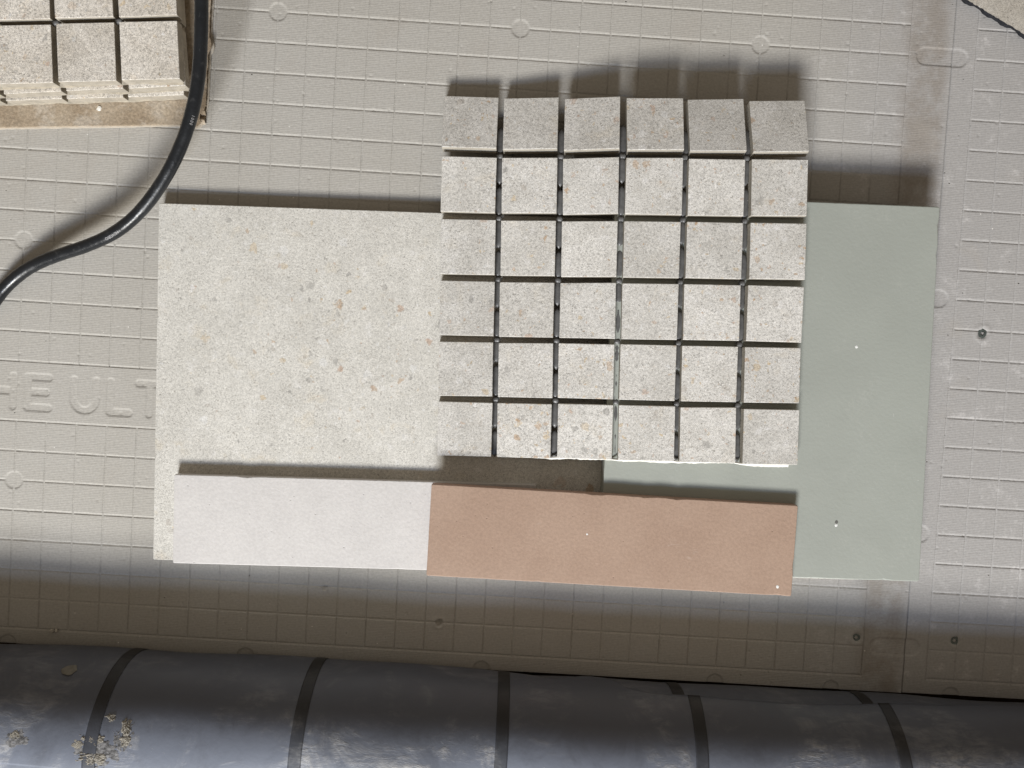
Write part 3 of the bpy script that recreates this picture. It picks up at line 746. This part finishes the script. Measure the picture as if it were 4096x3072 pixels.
def sheet_obj(name, V3, F, thick, mats, parent):
    me = mesh_np(name, (V3 + np.array([-200, -RY, 35])) * MM, F)
    o = link(name, me, parent, mats)
    if thick:
        s = o.modifiers.new('thickness', 'SOLIDIFY'); s.thickness = thick * MM; s.offset = -1
        s.use_rim = True
        if len(mats) > 1: s.material_offset_rim = 1
    return o
V3, F = cyl_patch(-420, 900, lambda x: -178, lambda x: 178, RR - 3.2, 260, 90)
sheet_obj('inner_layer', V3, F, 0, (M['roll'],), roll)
V3, F = cyl_patch(-420, 900, low, flap, RR, 330, 80)
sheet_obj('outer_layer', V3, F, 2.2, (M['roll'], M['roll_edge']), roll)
# printed black stripes round the roll
for sx in (-86.2, 67.2, 222.6, 377.0, 535.0, 697.0, -243.0):
    w = 4.9
    V3, F = cyl_patch(sx - w, sx + w, low, flap, RR + .45, 9, 80)
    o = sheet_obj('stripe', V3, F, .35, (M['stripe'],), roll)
    if sx > 240:
        V3, F = cyl_patch(sx - w - 11, sx + w - 11, lambda x: 40, lambda x: 140, RR - 2.75, 9, 40)
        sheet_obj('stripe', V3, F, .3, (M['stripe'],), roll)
def on_roll(x, ang, dr=0.0):
    a = R_(ang); r = RR + dr + wob(np.array(float(x)), np.array(a))
    return Vector((x, RY + float(r) * math.sin(a), RZ + float(r) * math.cos(a)))
def lump_patch(x, ang, wx, wy, hgt, seed, thr=.42):
    """a crust of dried plaster: uneven height field on the roll, cut to an uneven outline"""
    n = 46; U = np.linspace(-1, 1, n); gu, gv = np.meshgrid(U, U)
    nz = .50 * smooth_noise((n, n), (6, 6), seed) + .30 * smooth_noise((n, n), (13, 13), seed + 1) + .20 * smooth_noise((n, n), (26, 26), seed + 2)
    h = (nz - thr) + .34 - .62 * (gu ** 2 + gv ** 2)
    fine = smooth_noise((n, n), (38, 38), seed + 4)
    top = np.where(h > 0, np.minimum(h * 3.2, 1) * hgt * .7 * (.2 + .9 * fine), -.6)
    gx = x + gu * wx; ga = np.radians(ang + np.degrees(gv * wy / RR))
    r = RR + wob(gx, ga) + top
    V3 = np.stack([gx, RY + r * np.sin(ga), RZ + r * np.cos(ga)], -1).reshape(-1, 3)
    F = grid_faces(n, n); keep = (h.reshape(-1)[F] > -.03).any(1); F = F[keep]
    used = np.unique(F); mp = np.zeros(len(V3), int); mp[used] = np.arange(len(used))
    return V3[used], mp[F]
for k, (x, a_, wx, wy, th) in enumerate([(-82, 8, 20, 13, .47), (-62, 21, 9, 13, .47), (-140, 14, 13, 7, .50)]):
    V3, F = lump_patch(x, a_, wx, wy, .10, 160 + 5 * k, th)
    sheet_obj('plaster_smear', V3, F, 0, (M['smear'],), roll)
for k, (x, a_, wx, wy, hg, th) in enumerate([(-75.5, 32, 5, 3.5, .9, .48), (-62.5, 26, 5, 8, 1.3, .45), (-61, 17, 5, 5, .8, .50), (-86, 17, 10, 6, .9, .49), (-84, 4, 12, 6.5, 1.3, .40), (-144, 16.5, 4.5, 4, .6, .49), (-96, 13, 6, 4, .4, .52)]):
    V3, F = lump_patch(x, a_, wx, wy, hg, 60 + 7 * k, th)
    o = sheet_obj('plaster_splatter', V3, F, 0, (M['splat'],), roll)
    for p_ in o.data.polygons: p_.use_smooth = False
# flat dried blob
bm = bmesh.new(); bmesh.ops.create_icosphere(bm, subdivisions=3, radius=1)
aa = R_(66); c = on_roll(-122.7, 66, .2) + OFF
for vv in bm.verts:
    k = 1 + .08 * math.sin(vv.co.x * 5) + .06 * math.cos(vv.co.y * 7)
    p = Vector((vv.co.x * 6.0 * k, vv.co.y * 5.0 * k, vv.co.z * .8))
    p = Matrix.Rotation(-aa, 3, 'X') @ p
    vv.co = (p + c) * MM
o = link('dried_blob', bm_mesh(bm, 'dried_blob', True), roll, (M['paste'],)); o['label'] = 'flat oval blob of dried paste'
